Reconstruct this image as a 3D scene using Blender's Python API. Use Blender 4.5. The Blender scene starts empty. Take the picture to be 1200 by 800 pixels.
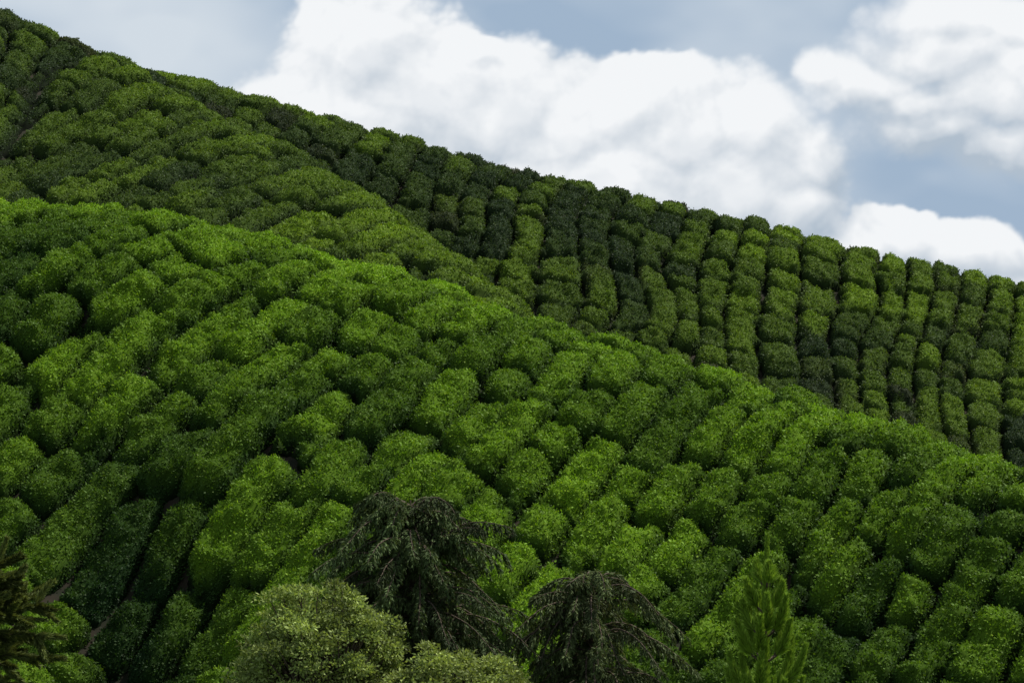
import bpy, math, numpy as np
from mathutils import Vector
rng=np.random.default_rng(7)
scene=bpy.context.scene
scene.view_settings.view_transform='Standard'
scene.view_settings.look='None'
scene.view_settings.exposure=0

# ---------------------------------------------------------------- noise
TAB=rng.random((256,256))
def vnoise(x,y,s=0):
    x=x+s*17.31; y=y+s*9.77
    xi=np.floor(x).astype(np.int64); yi=np.floor(y).astype(np.int64)
    fx=x-xi; fy=y-yi
    fx=fx*fx*(3-2*fx); fy=fy*fy*(3-2*fy)
    a=TAB[xi&255,yi&255]; b=TAB[(xi+1)&255,yi&255]
    c=TAB[xi&255,(yi+1)&255]; d=TAB[(xi+1)&255,(yi+1)&255]
    return (a*(1-fx)+b*fx)*(1-fy)+(c*(1-fx)+d*fx)*fy
def fbm(x,y,o=4,s=0):
    r=0;a=.5;t=0
    for k in range(o):
        r=r+a*vnoise(x*2**k,y*2**k,s+k*3);t+=a;a*=.5
    return r/t
def hsh(i,j,s=0):
    i=i.astype(np.int64);j=j.astype(np.int64)
    return TAB[(i*73+j*151+s*41)&255,(i*31+j*17+s*97+(i*j))&255]
def worley(x,y,s=0):
    xi=np.floor(x);yi=np.floor(y);best=np.full(x.shape,9.)
    for dx in (-1,0,1):
        for dy in (-1,0,1):
            cx=xi+dx;cy=yi+dy
            px=cx+hsh(cx,cy,s);py=cy+hsh(cx,cy,s+1)
            d=(px-x)**2+(py-y)**2
            best=np.minimum(best,d)
    return np.sqrt(best)
def table(xs,zs,sm=1.5):
    g=np.arange(-140,140,.25); v=np.interp(g,xs,zs)
    k=np.exp(-.5*(np.arange(-24,25)*.25/sm)**2);k/=k.sum()
    v=np.convolve(np.pad(v,24,mode='edge'),k,'valid')
    return lambda x: np.interp(x,g,v)
def smax(a,b,k): return .5*(a+b+np.sqrt((a-b)**2+k*k))

GZ=-8.5
# ---------------------------------------------------------------- hills
fY=table([-60,-30,-15.8,-10.3,-6.8,-4.2,-1.4,1.2,4.5,7.1,9.5,11.9,20,40,60],[92,90,88,86,84,82,80,78,74.5,72,69,66,58,42,30],2)
fZ=table([-60,-30,-22,-15.8,-10.3,-6.8,-4.2,-1.4,1.2,4.5,7.1,9.5,11.9,20,40,60],[4,8.8,10.2,10.4,9.8,8.8,7.85,6.85,5.75,4.55,3.6,2.45,1.4,-1.9,-8,-12],1.2)
def zfront(x,y):
    d=fY(x)-y
    f=np.where(d>0,.78*(np.sqrt(d*d+16)-4),.75*(np.sqrt(d*d+6)-2.45))
    z=fZ(x)-.50-f
    w=np.clip(d/5,0,1)
    z=z+w*(fbm(x*.11,y*.11,2,5)-.5)*2.2
    z=z-1.5*np.exp(-((x+9.5+.25*(y-68))/2.6)**2-((y-66)/6.5)**2)
    z=z+.9*np.exp(-((x+2)/4.)**2-((y-68)/6)**2)
    return smax(z,np.full_like(z,GZ-.6),1.2)
mY=table([-90,-25,25,90],[142,141,135,128],3)
mZ=table([-90,-45,-33,-25.5,-20,-17,-12.7,-8.4,-1.7,5,10.7,17.1,24.3,45,90],[30,31,29,26.1,23.8,22.9,21.75,20.3,18.4,16.8,15.5,13.7,12.0,7,-4],1.0)
sZ=table([-60,-20,-10,0,10.5,19.5,27.3,38,45.3,60,100],[27,26,25.0,23.5,18.95,16.1,13.3,9.1,6.3,0,-10],1.2)
sO=table([-60,0,10.5,19.5,27.3,38,60],[0,0,2.1,1.9,1.3,0,0],1.5)
def far_parts(x,y):
    d=mY(x)-y
    f=np.where(d>0,.74*(np.sqrt(d*d+9)-3),.5*(np.sqrt(d*d+9)-3))
    zm=mZ(x)-.55-f
    zm=zm+np.clip(d/6,0,1)*(fbm(x*.08,y*.08,2,9)-.5)*2.0
    rx=x+20.7; ry=y-138
    s=.5*rx-.866*ry
    p=.866*rx+.5*ry - sO(s)
    g=np.where(p>0,.95*(np.sqrt(p*p+3)-1.73),.36*(np.sqrt(p*p+4)-2))
    zs=sZ(s)-.50-g
    zs=zs-np.clip(-s,0,50)*.12
    return zm,zs,s,p
def zfar(x,y):
    zm,zs,s,p=far_parts(x,y)
    return smax(smax(zm,zs,.4),np.full_like(zm,GZ-.6),2)

# ---------------------------------------------------------------- bush pattern
def cushions(u,v,W,L,seed,x,y,warp=.16,thin=0.,link=.45,gap=1.0,rag=1.,ext=False):
    u=u/W+warp*2.6*(vnoise(x*.30,y*.30,seed)-.5)+.18*(fbm(x*1.1,y*1.1,3,seed+1)-.5)
    i=np.floor(u); a=np.abs(u-i-.5)*2
    ph=hsh(i,i*0,seed)*7
    vv=v/L+ph+1.7*(vnoise(v*.40,i*7.3+.5,seed+2)-.5)+.28*(fbm(x*1.3,y*1.3,2,seed+4)-.5)
    j=np.floor(vv); b=np.abs(vv-j-.5)*2
    r1=hsh(i,j,1);r2=hsh(i,j,2);r3=hsh(i,j,3);r4=hsh(i,j,4)
    aa=a*(gap-.06+.14*r1+thin); bb=b*(.91+.18*r2)
    n=(fbm(x*2.6,y*2.6,3,seed+9)-.5)*.42*rag
    aa=np.clip(aa+n*a,0,2); bb=np.clip(bb+n*b,0,2)
    row=np.clip(1-aa**4.6,0,1)**.5
    seg=np.clip(1-bb**6,0,1)**.55
    dep=np.where(hsh(i,j,6)>link,.94,.32)      # some plants merge into a continuous hedge
    r=(aa**4.3+bb**4.3)**(1/4.3)
    cush=np.clip(1-r**4.8,0,1)**.5
    p=cush*dep+(1-dep)*row*(.53+.47*seg)
    hgt=.76+.38*r3
    return p,hgt,r4,i,j

def quad_grid(nx,ny):
    a=np.arange(nx*ny).reshape(ny,nx)
    return np.stack([a[:-1,:-1],a[:-1,1:],a[1:,1:],a[1:,:-1]],-1).reshape(-1,4)

def make_mesh(name,V,Q,mats,C=None,mi=None,smooth=None,parent=None):
    me=bpy.data.meshes.new(name)
    V=np.ascontiguousarray(V,dtype=np.float32);Q=np.ascontiguousarray(Q,dtype=np.int32)
    me.vertices.add(len(V)); me.vertices.foreach_set('co',V.ravel())
    me.loops.add(Q.size); me.loops.foreach_set('vertex_index',Q.ravel())
    me.polygons.add(len(Q)); me.polygons.foreach_set('loop_start',np.arange(0,Q.size,4,dtype=np.int32))
    if mi is not None: me.polygons.foreach_set('material_index',np.ascontiguousarray(mi,dtype=np.int32))
    if smooth is not None: me.polygons.foreach_set('use_smooth',np.ascontiguousarray(smooth,dtype=bool))
    for m in mats: me.materials.append(m)
    if C is not None:
        at=me.color_attributes.new('tint','FLOAT_COLOR','POINT')
        cc=np.ones((len(V),4),dtype=np.float32);cc[:,:3]=C
        at.data.foreach_set('color',cc.ravel())
    me.update(calc_edges=True)
    ob=bpy.data.objects.new(name,me); scene.collection.objects.link(ob)
    if parent: ob.parent=parent
    return ob

def unit(v): return v/(np.linalg.norm(v,axis=-1,keepdims=True)+1e-9)
def leaf_quads(p,t,s,L,W):
    L=L[:,None];W=W[:,None]
    a=p; b=p+t*L*.45+s*W*.5; c=p+t*L; d=p+t*L*.45-s*W*.5
    V=np.stack([a,b,c,d],1).reshape(-1,3)
    Q=np.arange(len(p)*4).reshape(-1,4)
    return V,Q

# ---------------------------------------------------------------- materials
def nt(m): m.use_nodes=True; return m.node_tree.nodes,m.node_tree.links
def leaf_mat(name,rough=.42,trans=.3,spec=.45,hue=(1.25,1.15,.5)):
    m=bpy.data.materials.new(name);N,Lk=nt(m);N.clear()
    o=N.new('ShaderNodeOutputMaterial');at=N.new('ShaderNodeVertexColor');at.layer_name='tint'
    pb=N.new('ShaderNodeBsdfPrincipled');pb.inputs['Roughness'].default_value=rough
    pb.inputs['Specular IOR Level'].default_value=spec
    Lk.new(at.outputs[0],pb.inputs['Base Color'])
    if trans<=0:
        Lk.new(pb.outputs[0],o.inputs[0]);return m
    tr=N.new('ShaderNodeBsdfTranslucent');mx=N.new('ShaderNodeMixShader');mx.inputs[0].default_value=trans
    mul=N.new('ShaderNodeMix');mul.data_type='RGBA';mul.blend_type='MULTIPLY';mul.inputs[0].default_value=1
    mul.inputs[7].default_value=(*hue,1)
    Lk.new(at.outputs[0],mul.inputs[6]);Lk.new(mul.outputs[2],tr.inputs[0])
    Lk.new(pb.outputs[0],mx.inputs[1]);Lk.new(tr.outputs[0],mx.inputs[2]);Lk.new(mx.outputs[0],o.inputs[0])
    return m
def noise_mat(name,c1,c2,scale,rough=.9,bump=.3,c3=None):
    m=bpy.data.materials.new(name);N,Lk=nt(m);pb=N['Principled BSDF'];pb.inputs['Roughness'].default_value=rough
    pb.inputs['Specular IOR Level'].default_value=.2
    tc=N.new('ShaderNodeTexCoord');no=N.new('ShaderNodeTexNoise');no.inputs['Scale'].default_value=scale;no.inputs['Detail'].default_value=5
    cr=N.new('ShaderNodeValToRGB');cr.color_ramp.elements[0].position=.38;cr.color_ramp.elements[1].position=.62
    cr.color_ramp.elements[0].color=(*c1,1);cr.color_ramp.elements[1].color=(*c2,1)
    if c3: e=cr.color_ramp.elements.new(.72);e.color=(*c3,1)
    bp=N.new('ShaderNodeBump');bp.inputs['Strength'].default_value=bump;bp.inputs['Distance'].default_value=.1
    Lk.new(tc.outputs['Object'],no.inputs['Vector']);Lk.new(no.outputs[0],cr.inputs[0]);Lk.new(cr.outputs[0],pb.inputs['Base Color'])
    Lk.new(no.outputs[0],bp.inputs['Height']);Lk.new(bp.outputs[0],pb.inputs['Normal'])
    return m
M_soil=noise_mat('soil',(.011,.015,.006),(.028,.020,.012),1.6,c3=(.016,.026,.009))
M_ground=noise_mat('grassy_ground',(.03,.055,.018),(.06,.09,.03),.4,c3=(.09,.07,.04))
M_bark=noise_mat('bark',(.06,.045,.032),(.13,.10,.07),14,bump=.8)
M_core=leaf_mat('tea_bush_body',.9,.0,.05)
M_tea=leaf_mat('tea_leaf',.6,.28,.12,(1.12,1.15,.5))
M_needle=leaf_mat('needle_foliage',.7,.2,.15,(1.2,1.1,.6))

# ---------------------------------------------------------------- terrain sheets
def sheet(name,xs,ys,zf,mat):
    X,Y=np.meshgrid(xs,ys);Z=zf(X,Y)
    return make_mesh(name,np.stack([X,Y,Z],-1).reshape(-1,3),quad_grid(len(xs),len(ys)),[mat],smooth=np.ones((len(xs)-1)*(len(ys)-1)))
def gnd(x,y):
    z=np.full_like(x,GZ)+(fbm(x*.05,y*.05,3,3)-.5)*.8
    return z+6.7*np.exp(-(x/18)**2-((y+4)/13)**2)
gx=np.concatenate([[-4000,-2000,-900,-400,-200],np.arange(-120,121,2.),[200,400,900,2000,4000]])
gy=np.concatenate([[-4000,-2000,-900,-400,-200],np.arange(-60,221,2.),[300,500,900,2000,6000]])
sheet('ground',gx,gy,gnd,M_ground)
sheet('hill',np.arange(-60,60.1,.4),np.arange(28,104,.4),zfront,M_soil)
sheet('hill',np.arange(-90,90.1,.6),np.arange(86,190,.6),zfar,M_soil)

# ---------------------------------------------------------------- tea bushes
def lerp(a,b,t): return np.asarray(a)*(1-t[...,None])+np.asarray(b)*t[...,None]
def tea(name,X,Y,zf,pat,dens,leafL,colf,fov,HH):
    eps=.15
    Z=zf(X,Y)
    nx=-(zf(X+eps,Y)-zf(X-eps,Y))/(2*eps); ny=-(zf(X,Y+eps)-zf(X,Y-eps))/(2*eps)
    n=np.stack([nx,ny,np.ones_like(nx)],-1); n=unit(n); n=unit(n+np.array([0,0,.25]))
    p,hgt,tone,extra=pat(X,Y,Z)
    lump=(fbm(X*2.1,Y*2.1,3,21)-.5)*.48+(fbm(X*6,Y*6,2,31)-.5)*.20
    h=p*(hgt*HH+lump)-.08
    P=np.stack([X,Y,Z],-1)+n*h[...,None]
    ny_,nx_=X.shape
    Q=quad_grid(nx_,ny_)
    V=P.reshape(-1,3)
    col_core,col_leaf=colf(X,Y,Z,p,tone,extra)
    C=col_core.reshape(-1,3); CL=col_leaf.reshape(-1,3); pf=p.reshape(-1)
    a=V[Q[:,0]];b=V[Q[:,1]];c=V[Q[:,2]];d=V[Q[:,3]]
    cr=np.cross(c-a,d-b); area=.5*np.linalg.norm(cr,axis=1); nn=unit(cr)
    ctr=(a+c)*.5
    w=area*np.clip((pf[Q[:,0]]-.22)*3,0,1)*fov(ctr)
    cum=np.cumsum(w); Nn=int(cum[-1]*dens)
    k=np.searchsorted(cum,rng.random(Nn)*cum[-1]); k=np.clip(k,0,len(Q)-1)
    s=rng.random((Nn,1));t=rng.random((Nn,1))
    pp=a[k]*(1-s)*(1-t)+b[k]*s*(1-t)+c[k]*s*t+d[k]*(1-s)*t
    nr=nn[k]
    ax=unit(rng.normal(size=(Nn,3))+nr*.7+np.array([0,0,.25]))
    up=unit(nr+np.array([0,0,.2])+rng.normal(size=(Nn,3))*.32)
    sd=unit(np.cross(ax,up))
    sc=.55+.8*rng.random(Nn)
    stray=(rng.random((Nn,1))<.04)*rng.random((Nn,1))*.10
    LV,LQ=leaf_quads(pp-nr*.02+nr*(rng.random((Nn,1))**2*.06+stray),ax,sd,leafL*sc,leafL*.6*sc)
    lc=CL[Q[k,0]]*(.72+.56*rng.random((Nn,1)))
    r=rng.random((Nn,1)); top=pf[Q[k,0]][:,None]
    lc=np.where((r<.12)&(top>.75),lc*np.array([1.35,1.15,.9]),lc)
    lc=np.where(r>.94,lc*.55+np.array([.010,.011,.006]),lc)
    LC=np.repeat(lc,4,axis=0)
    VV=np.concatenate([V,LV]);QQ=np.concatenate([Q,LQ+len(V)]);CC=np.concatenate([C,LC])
    mi=np.concatenate([np.zeros(len(Q)),np.ones(len(LQ))]);sm=np.concatenate([np.ones(len(Q)),np.zeros(len(LQ))])
    print(name,'leaves',Nn)
    return make_mesh(name,VV,QQ,[M_core,M_tea],C=CC,mi=mi,smooth=sm)

# front hill
xs=np.arange(-27,22.01,.085); ds=np.arange(-5,27,.085)
X,D=np.meshgrid(xs,ds); Y=fY(X)-D; X=X[::-1];Y=Y[::-1]
def patF(X,Y,Z):
    u=.76*X+.007*X*X-.52*Y; v=.52*X+.76*Y
    u=u+1.9*(vnoise(X*.09,Y*.09,44)-.5)
    bare=np.exp(-((X+9.3+.25*(Y-68))/1.9)**2-((Y-67.5)/3.6)**2)
    p,h,t,i,j=cushions(u,v,1.12,1.85,11,X,Y,thin=.17*bare,gap=1.05,link=.5)
    return p,h-.15*bare,t,bare
def colF(X,Y,Z,p,t,bare):
    crest=np.exp(-((fY(X)-Y)/3.5)**2)  # crest band: sunlit bush tops painted into the leaf tone
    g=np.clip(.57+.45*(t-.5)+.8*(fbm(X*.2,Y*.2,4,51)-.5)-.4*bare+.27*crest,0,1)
    g=g*(.08+.92*np.clip(p*1.06,0,1)**3.4)  # paler new growth on top, plus shade painted into sides and gaps
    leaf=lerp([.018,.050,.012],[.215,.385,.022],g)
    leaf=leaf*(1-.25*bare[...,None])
    return leaf*np.clip(p-.15,0.05,.5)[...,None], leaf  # body colour carries the same painted shade, darkest at the gaps
def fovF(c):
    d=fY(c[:,0])-c[:,1]
    az=np.abs(c[:,0]/c[:,1]); el=c[:,2]/c[:,1]
    return np.where((az<.20)&(el>-.075)&(d>-2.0),1.,.2)*(d>-4)*(el>-.13)
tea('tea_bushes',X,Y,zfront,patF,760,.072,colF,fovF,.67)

# far hill
xs=np.arange(-40,38.01,.12); ds=np.arange(-4,40,.12)
X,D=np.meshgrid(xs,ds); Y=mY(X)-D; X=X[::-1];Y=Y[::-1]
def patB(X,Y,Z):
    zm,zs,s,pp=far_parts(X,Y)
    sp=zs>zm
    w=3*(vnoise(X*.06,Y*.06,61)-.5)
    w1=w+1.3*(vnoise(X*.13,Y*.13,66)-.5)
    p1,h1,t1,i1,j1=cushions(X-.22*Y+.004*X*X+w1,Y+.1*X,1.5,1.75,13,X,Y,.30,link=.5,gap=1.03,rag=1.5)
    p2,h2,t2,i2,j2=cushions(.88*X-.42*Y+w,.42*X+.88*Y,1.75,3.6,17,X,Y,.16,gap=1.20,link=.35,rag=.7)
    edge=np.clip(np.abs(zs-zm)/.35,0,1)
    p=np.where(sp,p2,p1)*(.25+.75*edge); h=np.where(sp,h2*1.25,h1);t=np.where(sp,t2,t1)
    return p,h,t,(sp,hsh(i1,j1,5)*~sp+hsh(i2,j2,5)*sp,pp)
def colB(X,Y,Z,p,t,ex):
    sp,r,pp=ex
    g=np.where(sp,.56+.5*(t-.5)+.9*(fbm(X*.15,Y*.10,3,71)-.5)+.25*np.exp(-((pp+.3)/1.6)**2),.43+.75*(t-.5)+1.3*(fbm(X*.15,Y*.10,3,71)-.5))  # last spur term paints a highlight along its ridge
    g=np.clip(g,0,1); g=g*(.08+.92*np.clip(p*1.06,0,1)**3.2)  # fresh tops lighter; shade of bush sides and gaps painted in too
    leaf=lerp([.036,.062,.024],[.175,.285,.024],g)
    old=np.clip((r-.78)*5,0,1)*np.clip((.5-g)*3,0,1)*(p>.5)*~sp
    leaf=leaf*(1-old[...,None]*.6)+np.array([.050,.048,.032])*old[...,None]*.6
    return leaf*np.clip(p-.15,0.05,.5)[...,None],leaf  # body tint darkened toward gaps as painted shade
def fovB(c):
    az=np.abs(c[:,0]/c[:,1]); d=mY(c[:,0])-c[:,1]
    el=c[:,2]/c[:,1]
    elf=(fZ(c[:,0]*.56)-1.0)/fY(c[:,0]*.56)
    return np.where((az<.20)&(d>-1.5)&(el>elf-.03),1.,.08)
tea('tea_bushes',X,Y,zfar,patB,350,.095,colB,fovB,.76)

# ---------------------------------------------------------------- trees
class MB:
    def __init__(s): s.V=[];s.Q=[];s.C=[];s.M=[];s.S=[];s.n=0
    def add(s,V,Q,C,mi,sm):
        s.V.append(V);s.Q.append(Q+s.n);s.n+=len(V)
        s.C.append(np.broadcast_to(C,(len(V),3)));s.M.append(np.full(len(Q),mi));s.S.append(np.full(len(Q),sm))
    def tube(s,pts,rad,k=7):
        pts=np.asarray(pts,float);rad=np.asarray(rad,float);n=len(pts)
        t=unit(np.gradient(pts,axis=0)); ref=np.array([0.31,.95,.05])
        a=unit(np.cross(t,ref));b=np.cross(t,a)
        an=np.arange(k)/k*2*np.pi
        V=pts[:,None]+rad[:,None,None]*(a[:,None]*np.cos(an)[None,:,None]+b[:,None]*np.sin(an)[None,:,None])
        i=np.arange(n-1)[:,None]*k;j=np.arange(k)[None]
        Q=np.stack([i+j,i+(j+1)%k,i+k+(j+1)%k,i+k+j],-1).reshape(-1,4)
        s.add(V.reshape(-1,3),Q,np.array([.1,.1,.1]),0,True)
    def leaves(s,p,t,L,W,C):
        sd=unit(np.cross(t,rng.normal(size=t.shape)))
        V,Q=leaf_quads(p,t,sd,L,W); s.add(V,Q,np.repeat(C,4,axis=0),1,False)
    def done(s,name,leafmat):
        return make_mesh(name,np.concatenate(s.V),np.concatenate(s.Q),[M_bark,leafmat],C=np.concatenate(s.C),mi=np.concatenate(s.M),smooth=np.concatenate(s.S))
def limb(p,d,step,n,droop,maxdown=-9,jit=.06):
    pts=[np.array(p,float)];d=np.array(d,float)
    for k in range(n):
        d=unit(d+np.array([0,0,-droop if d[2]>maxdown else 0])+rng.normal(size=3)*jit); pts.append(pts[-1]+d*step)
    return np.array(pts)

def feathery(base,top,R,nl,lo,col,dense=1.,droop=.24):
    """dark conifer: arching limbs, each a feathery frond of short hanging side sprays"""
    m=MB(); base=np.array(base,float)
    H=top-base[2]
    tz=np.linspace(0,1,14)
    tp=np.stack([base[0]+.18*np.sin(tz*4),base[1]+.1*np.cos(tz*5),base[2]+H*tz*.96],-1)
    m.tube(tp,.19*(1-tz)**.8+.012,9)
    for q in range(nl):
        f=lo+(1-lo)*((q+rng.random())/nl)**.9
        f=min(f,.985)
        p0=np.array([np.interp(f,tz,tp[:,c]) for c in range(3)])
        az=rng.random()*2*np.pi
        Ln=(R*(1-f)**.38*1.9+.32)*(.55+.7*rng.random())
        Ln=min(Ln,R*(.9+.55*rng.random()))
        e=.5+.8*rng.random()
        n=12
        pts=limb(p0,[math.cos(az),math.sin(az),e],Ln/n*1.2,n,droop*(.45+.7*rng.random()),-.6,.05)
        m.tube(pts,np.linspace(.026,.004,n+1),5)
        tn=.45+1.05*rng.random()
        for k in range(2,n+1):
            ns=max(2,int(6*dense))
            taper=1-.45*(k/n)**1.5
            for z in range(ns):
                fr=rng.random()
                b=pts[k-1]*(1-fr)+pts[k]*fr
                dd=unit(pts[k]-pts[k-1])
                side=unit(np.cross(dd,[0,0,1]))*(1 if rng.random()<.5 else -1)
                Ls=(.16+.28*rng.random())*taper
                sp=limb(b,dd*.8+side*.7+rng.normal(size=3)*.25,Ls/5,5,.34)
                m.tube(sp[[0,3,5]],[.004,.003,.002],3)
                nn=15
                ii=rng.random(nn)*5; i0=np.minimum(ii.astype(int),4); ff=(ii-i0)[:,None]
                pp=sp[i0]*(1-ff)+sp[i0+1]*ff
                dl=unit(unit(sp[i0+1]-sp[i0])+unit(rng.normal(size=(nn,3)))*.5)
                shade=(.55+.9*rng.random((nn,1)))*tn
                m.leaves(pp,dl,.05+.06*rng.random(nn),np.full(nn,.024),np.array(col)*shade)
    return m
feathery((-1.65,50,GZ+.0),1.10,1.62,210,.42,(.080,.120,.040),1.25,.23).done('cypress_tree',M_needle)
feathery((1.45,50.5,GZ+.0),-.30,1.6,110,.50,(.088,.120,.042),1.1,.25).done('cypress_tree',M_needle)

def broadleaf(base,cen,rad,nl,col,lsize=.07,per=150):
    m=MB();base=np.array(base,float);cen=np.array(cen,float);rad=np.array(rad,float)
    fork=np.array([base[0]*.5+cen[0]*.5,base[1]*.5+cen[1]*.5,cen[2]-rad[2]*1.3])
    t=np.linspace(0,1,8)[:,None]
    m.tube(base*(1-t)+fork*t+np.sin(t*5)*np.array([.1,.06,0]),np.linspace(.16,.08,8),9)
    for q in range(nl):
        dr=unit(rng.normal(size=3)); dr[2]=abs(dr[2])*1.5-.75
        ir=.72+.75*vnoise(np.array(dr[0]*2+9),np.array(dr[2]*2+dr[1]*2+9),5)
        c=cen+dr*rad*ir*(.5+.5*rng.random()**.5)
        mid=(fork+c)*.5+rng.normal(size=3)*.15
        tt=np.linspace(0,1,7)[:,None]
        pts=fork*(1-tt)**2+2*mid*tt*(1-tt)+c*tt**2
        m.tube(pts,np.linspace(.04,.008,7),5)
        tone=.45+.95*rng.random()
        rr=.13+.13*rng.random()
        o=rng.normal(size=(per,3)); o=unit(o)*(rng.random((per,1))**.4)*rr*np.array([1.35,1.35,.6])
        nsub=c+o
        dl=unit(o/rr+rng.normal(size=(per,3))*.7+np.array([0,0,.3]))
        shade=(.6+.75*rng.random((per,1)))*tone
        m.leaves(nsub,dl,lsize*(.6+.8*rng.random(per)),lsize*.5*(.7+.6*rng.random(per)),np.array(col)*shade)
    return m
broadleaf((-3.2,48,GZ),(-3.3,48,-1.80),(1.3,1.0,1.15),200,(.29,.36,.11)).done('broadleaf_tree',M_tea)
broadleaf((-1.0,47,GZ),(-.95,47,-2.5),(1.2,.8,.8),130,(.27,.33,.10)).done('broadleaf_tree',M_tea)
broadleaf((-5.2,47.5,GZ),(-5.3,47.5,-3.2),(1.2,.9,.8),110,(.12,.20,.04)).done('broadleaf_tree',M_tea)

def brush(m,pts,r0,r1,col,den=420,nw=.012):
    pts=np.asarray(pts);seg=np.linalg.norm(np.diff(pts,axis=0),axis=1);cum=np.concatenate([[0],np.cumsum(seg)]);Lt=cum[-1]
    n=int(Lt*den); s=rng.random(n)*Lt
    p=np.stack([np.interp(s,cum,pts[:,c]) for c in range(3)],-1)
    q=np.stack([np.interp(np.minimum(s+.03,Lt+.0),cum,pts[:,c]) for c in range(3)],-1)
    ax=unit(q-p+1e-5*np.array([0,0,1])+unit(pts[-1]-pts[-2])*.004)
    o=rng.normal(size=(n,3)); o=unit(o-ax*(o*ax).sum(1,keepdims=True))
    t=unit(ax*(1.05+.3*rng.random((n,1)))+o*.75)
    L=(r0+(r1-r0)*(s/Lt))/.5*(.7+.5*rng.random(n))
    m.leaves(p,t,L,np.full(n,nw),np.array(col)*(.6+.8*rng.random((n,1))))
def pine(base,top,whorls,col,needle=.075,den=900,nw=.012,side=0):
    m=MB();x,y,z=base
    tz=np.linspace(0,1,12)
    tr=np.stack([x+.04*np.sin(tz*7),y+0*tz,z+(top-z)*tz],-1); m.tube(tr,.09*(1-tz)**.9+.008,8)
    H=top-z; k0=1-1.9/H
    up=np.array([[np.interp(f,tz,tr[:,c]) for c in range(3)] for f in np.linspace(k0,1,9)])
    brush(m,up,needle,needle*.3,col,den*1.2,nw)
    for (dz,n,Ln,out) in whorls:
        f=(H-dz)/H; p0=np.array([np.interp(f,tz,tr[:,c]) for c in range(3)]); a0=rng.random()*6
        for i in range(n):
            a=a0+i*2*math.pi/n+rng.normal()*.2
            l=Ln*(.8+.4*rng.random())
            d=np.array([math.cos(a)*out,math.sin(a)*out,.25])
            pts=limb(p0,d,l/8,8,-.30 if not side else .02)
            m.tube(pts,np.linspace(.014,.005,9),5)
            brush(m,pts[2:],needle,needle*.35,col,den,nw)
            if side:
                for s in range(side):
                    b=pts[3+int(rng.random()*5)]
                    q=limb(b,(pts[-1]-pts[0])/l+rng.normal(size=3)*.7,.045,6,.0)
                    brush(m,q,needle*.8,needle*.4,np.array(col)*(.6+.8*rng.random()),den,nw)
    return m
pine((2.66,30,GZ),.05,[(.56,3,.30,.8),(.82,4,.42,1.2),(1.06,5,.55,1.7),(1.32,5,.65,1.8),(1.7,5,.65,1.5),(2.0,6,.8,1.5),(2.5,6,1.0,1.5),(3.2,6,1.1,1.6),(4,6,1.2,1.7)],(.24,.38,.045),.078,2100).done('pine_tree',M_needle)
pine((-5.0,26,GZ),-.12,[(.2,5,.35,1.),(.33,7,.50,1.6),(.46,7,.62,2.0),(.6,7,.7,2.4),(.75,7,.7,2.4),(.95,7,.65,2.4),(1.2,7,.6,2.4),(1.8,7,.6,2.4),(2.4,6,.8,2.4),(3.2,6,.9,2.4)],(.12,.15,.04),.06,900,.014,side=7).done('pine_tree',M_needle)

# ---------------------------------------------------------------- sky / light
sun_dir=Vector((.50,.20,.84)).normalized()
elev=math.asin(sun_dir.z);azm=math.atan2(sun_dir.x,sun_dir.y)
W=bpy.data.worlds.new('World');scene.world=W;W.use_nodes=True
N=W.node_tree.nodes;Lk=W.node_tree.links;N.clear()
out=N.new('ShaderNodeOutputWorld');bg=N.new('ShaderNodeBackground');Lk.new(bg.outputs[0],out.inputs[0])
sky=N.new('ShaderNodeTexSky');sky.sky_type='NISHITA';sky.sun_disc=False;sky.sun_elevation=elev;sky.sun_rotation=azm
mx=N.new('ShaderNodeMix');mx.data_type='RGBA';mx.inputs[0].default_value=.5;mx.inputs[7].default_value=(4.6,5.0,5.4,1)
Lk.new(sky.outputs[0],mx.inputs[6]);Lk.new(mx.outputs[2],bg.inputs[0]);bg.inputs[1].default_value=.10

# cloud backdrop: a wide curved sheet of sky beyond the hills, 2.5 km away
az=np.unique(np.concatenate([np.arange(-.9,-.2,.01),np.arange(-.2,.2,.0006),np.arange(.2,.9,.01)]))
el=np.unique(np.concatenate([np.arange(-.05,.06,.01),np.arange(.06,.215,.0006),np.arange(.215,.62,.01)]))
A,E=np.meshgrid(az,el)
cu=600+A/.0003; cv=400-(E-.07)/.0003      # cloud chart coordinates
blobs=[(430,60,110,85),(400,140,150,90),(500,110,130,90),(590,120,90,75),(660,150,90,85),(730,120,90,60),(700,210,190,95),(810,150,95,75),
       (880,150,75,68),(860,210,120,80),(950,190,55,50),(930,240,60,50),(560,60,40,28),
       (1110,60,120,52),(1020,95,85,46),(970,80,40,30),(1160,110,90,55),(1080,125,80,35),(1195,30,90,60),(1130,20,120,40),(1200,80,90,60),(1100,150,110,40),(1180,170,80,45),
       (1060,285,75,42),(1130,300,90,40),(1010,290,50,30),(1210,345,80,40)]
def dens(u,v):
    wu=u+46*(fbm(u/85,v/85,4,3)-.5); wv=v+46*(fbm(u/85,v/85,4,8)-.5)
    f=np.full(u.shape,-1.2)
    for (bu,bv,ru,rv) in blobs:
        g=1-np.sqrt(((wu-bu)/ru)**2+((wv-bv)/rv)**2)
        f=smax(f,np.maximum(g,-1.2),.10)
    far=np.clip((np.abs(u-600)-680)/200,0,1)+np.clip((-120-v)/150,0,1)
    f=f+np.clip(far,0,1)*(1.6*(fbm(u/300,v/220,4,13)-.5)+.9)
    b=.50*(.55-worley(wu/62,wv/56,1))+.28*(.5-worley(wu/30,wv/27,3))+.15*(.5-worley(wu/15,wv/13,5))+.08*(.5-worley(u/7.5,v/7,7))
    return f*1.15+b*.55, b
Dn,B=dens(cu,cv)
D2,_=dens(cu-9,cv-16)
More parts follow.
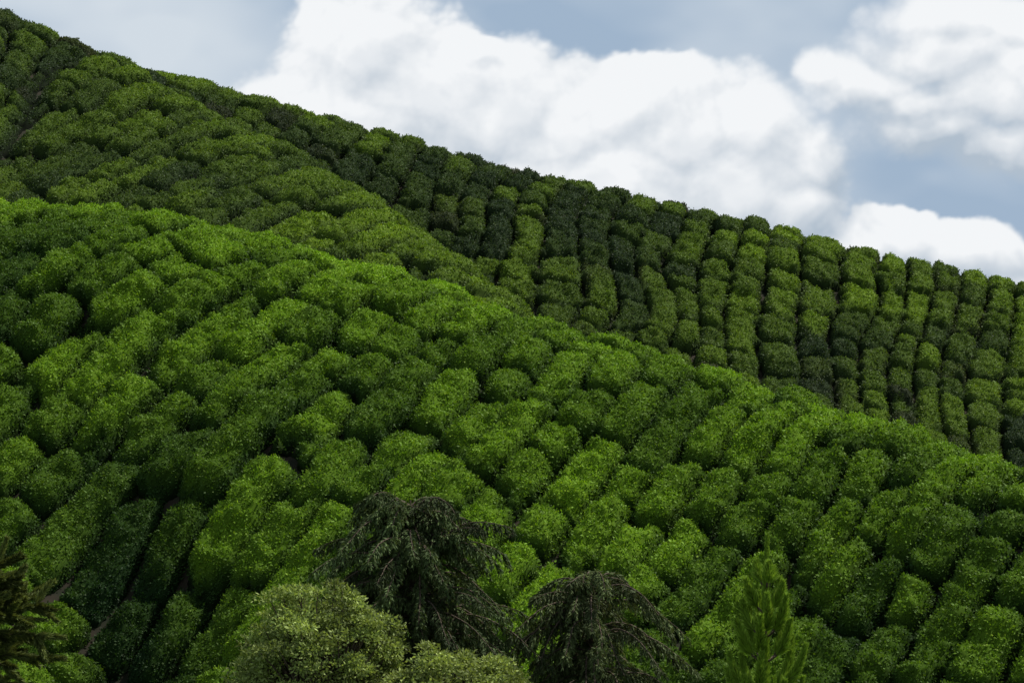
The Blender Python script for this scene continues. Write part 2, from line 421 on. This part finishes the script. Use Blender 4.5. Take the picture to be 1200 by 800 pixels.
D3,_=dens(cu-30,cv-45)
soft=.10+.55*fbm(cu/120,cv/120,3,31)**1.5+.40*np.clip((cu-900)/150,0,1)*np.clip((240-cv)/60,0,1)
al=np.clip((Dn+.05)/soft,0,1); al=al*al*(3-2*al)
sh=.66+.85*(np.clip(Dn,-1,1)-np.clip(D2,-1,1))+.35*(np.clip(Dn,-1,1)-np.clip(D3,-1,1))+.9*(fbm(cu/130,cv/90,4,41)-.5)
und=np.clip((cv-150)/160,0,1)*np.exp(-((cu-560)/170)**2)*.35+np.exp(-((cu-1120)/130)**2-((cv-175)/40)**2)*.40
sh=np.clip(sh-und,0,1)
veil=fbm(cu/230,cv/120,4,55)
left=np.clip((420-cu)/250,0,1)*np.clip((260-cv)/200,0,1)
vv=np.clip((veil-.42)*1.8+.70*left+.12,0,1)
c=lerp([.35,.46,.60],[.64,.71,.78],vv)
cc=lerp([.44,.52,.61],[.90,.92,.94],sh)
col=c*(1-al[...,None])+cc*al[...,None]
R=2500.
P=np.stack([A*R,np.full_like(A,R),E*R],-1)
r=np.sqrt(1+A*A)[...,None]; P=P/r      # curve it around the site
ms=bpy.data.materials.new('cloudy_sky');n_,l_=nt(ms);n_.clear()
o=n_.new('ShaderNodeOutputMaterial');e=n_.new('ShaderNodeEmission');a_=n_.new('ShaderNodeVertexColor');a_.layer_name='tint'
l_.new(a_.outputs[0],e.inputs[0]);l_.new(e.outputs[0],o.inputs[0])
ms.cycles.emission_sampling='NONE'
make_mesh('sky',P.reshape(-1,3),quad_grid(len(az),len(el)),[ms],C=col.reshape(-1,3),smooth=np.ones((len(az)-1)*(len(el)-1)))

sd=bpy.data.lights.new('sun','SUN');sd.energy=5;sd.angle=math.radians(.8);sd.color=(1,.96,.88)
so=bpy.data.objects.new('sun',sd);scene.collection.objects.link(so);so.rotation_euler=sun_dir.to_track_quat('Z','Y').to_euler()
so.location=(0,0,60)

# ---------------------------------------------------------------- camera
cam=bpy.data.cameras.new('camera');cam.lens=100;cam.sensor_width=36;cam.clip_end=9000
co=bpy.data.objects.new('camera',cam);scene.collection.objects.link(co)
co.location=(0,0,0);co.rotation_euler=(math.radians(94),0,0);scene.camera=co
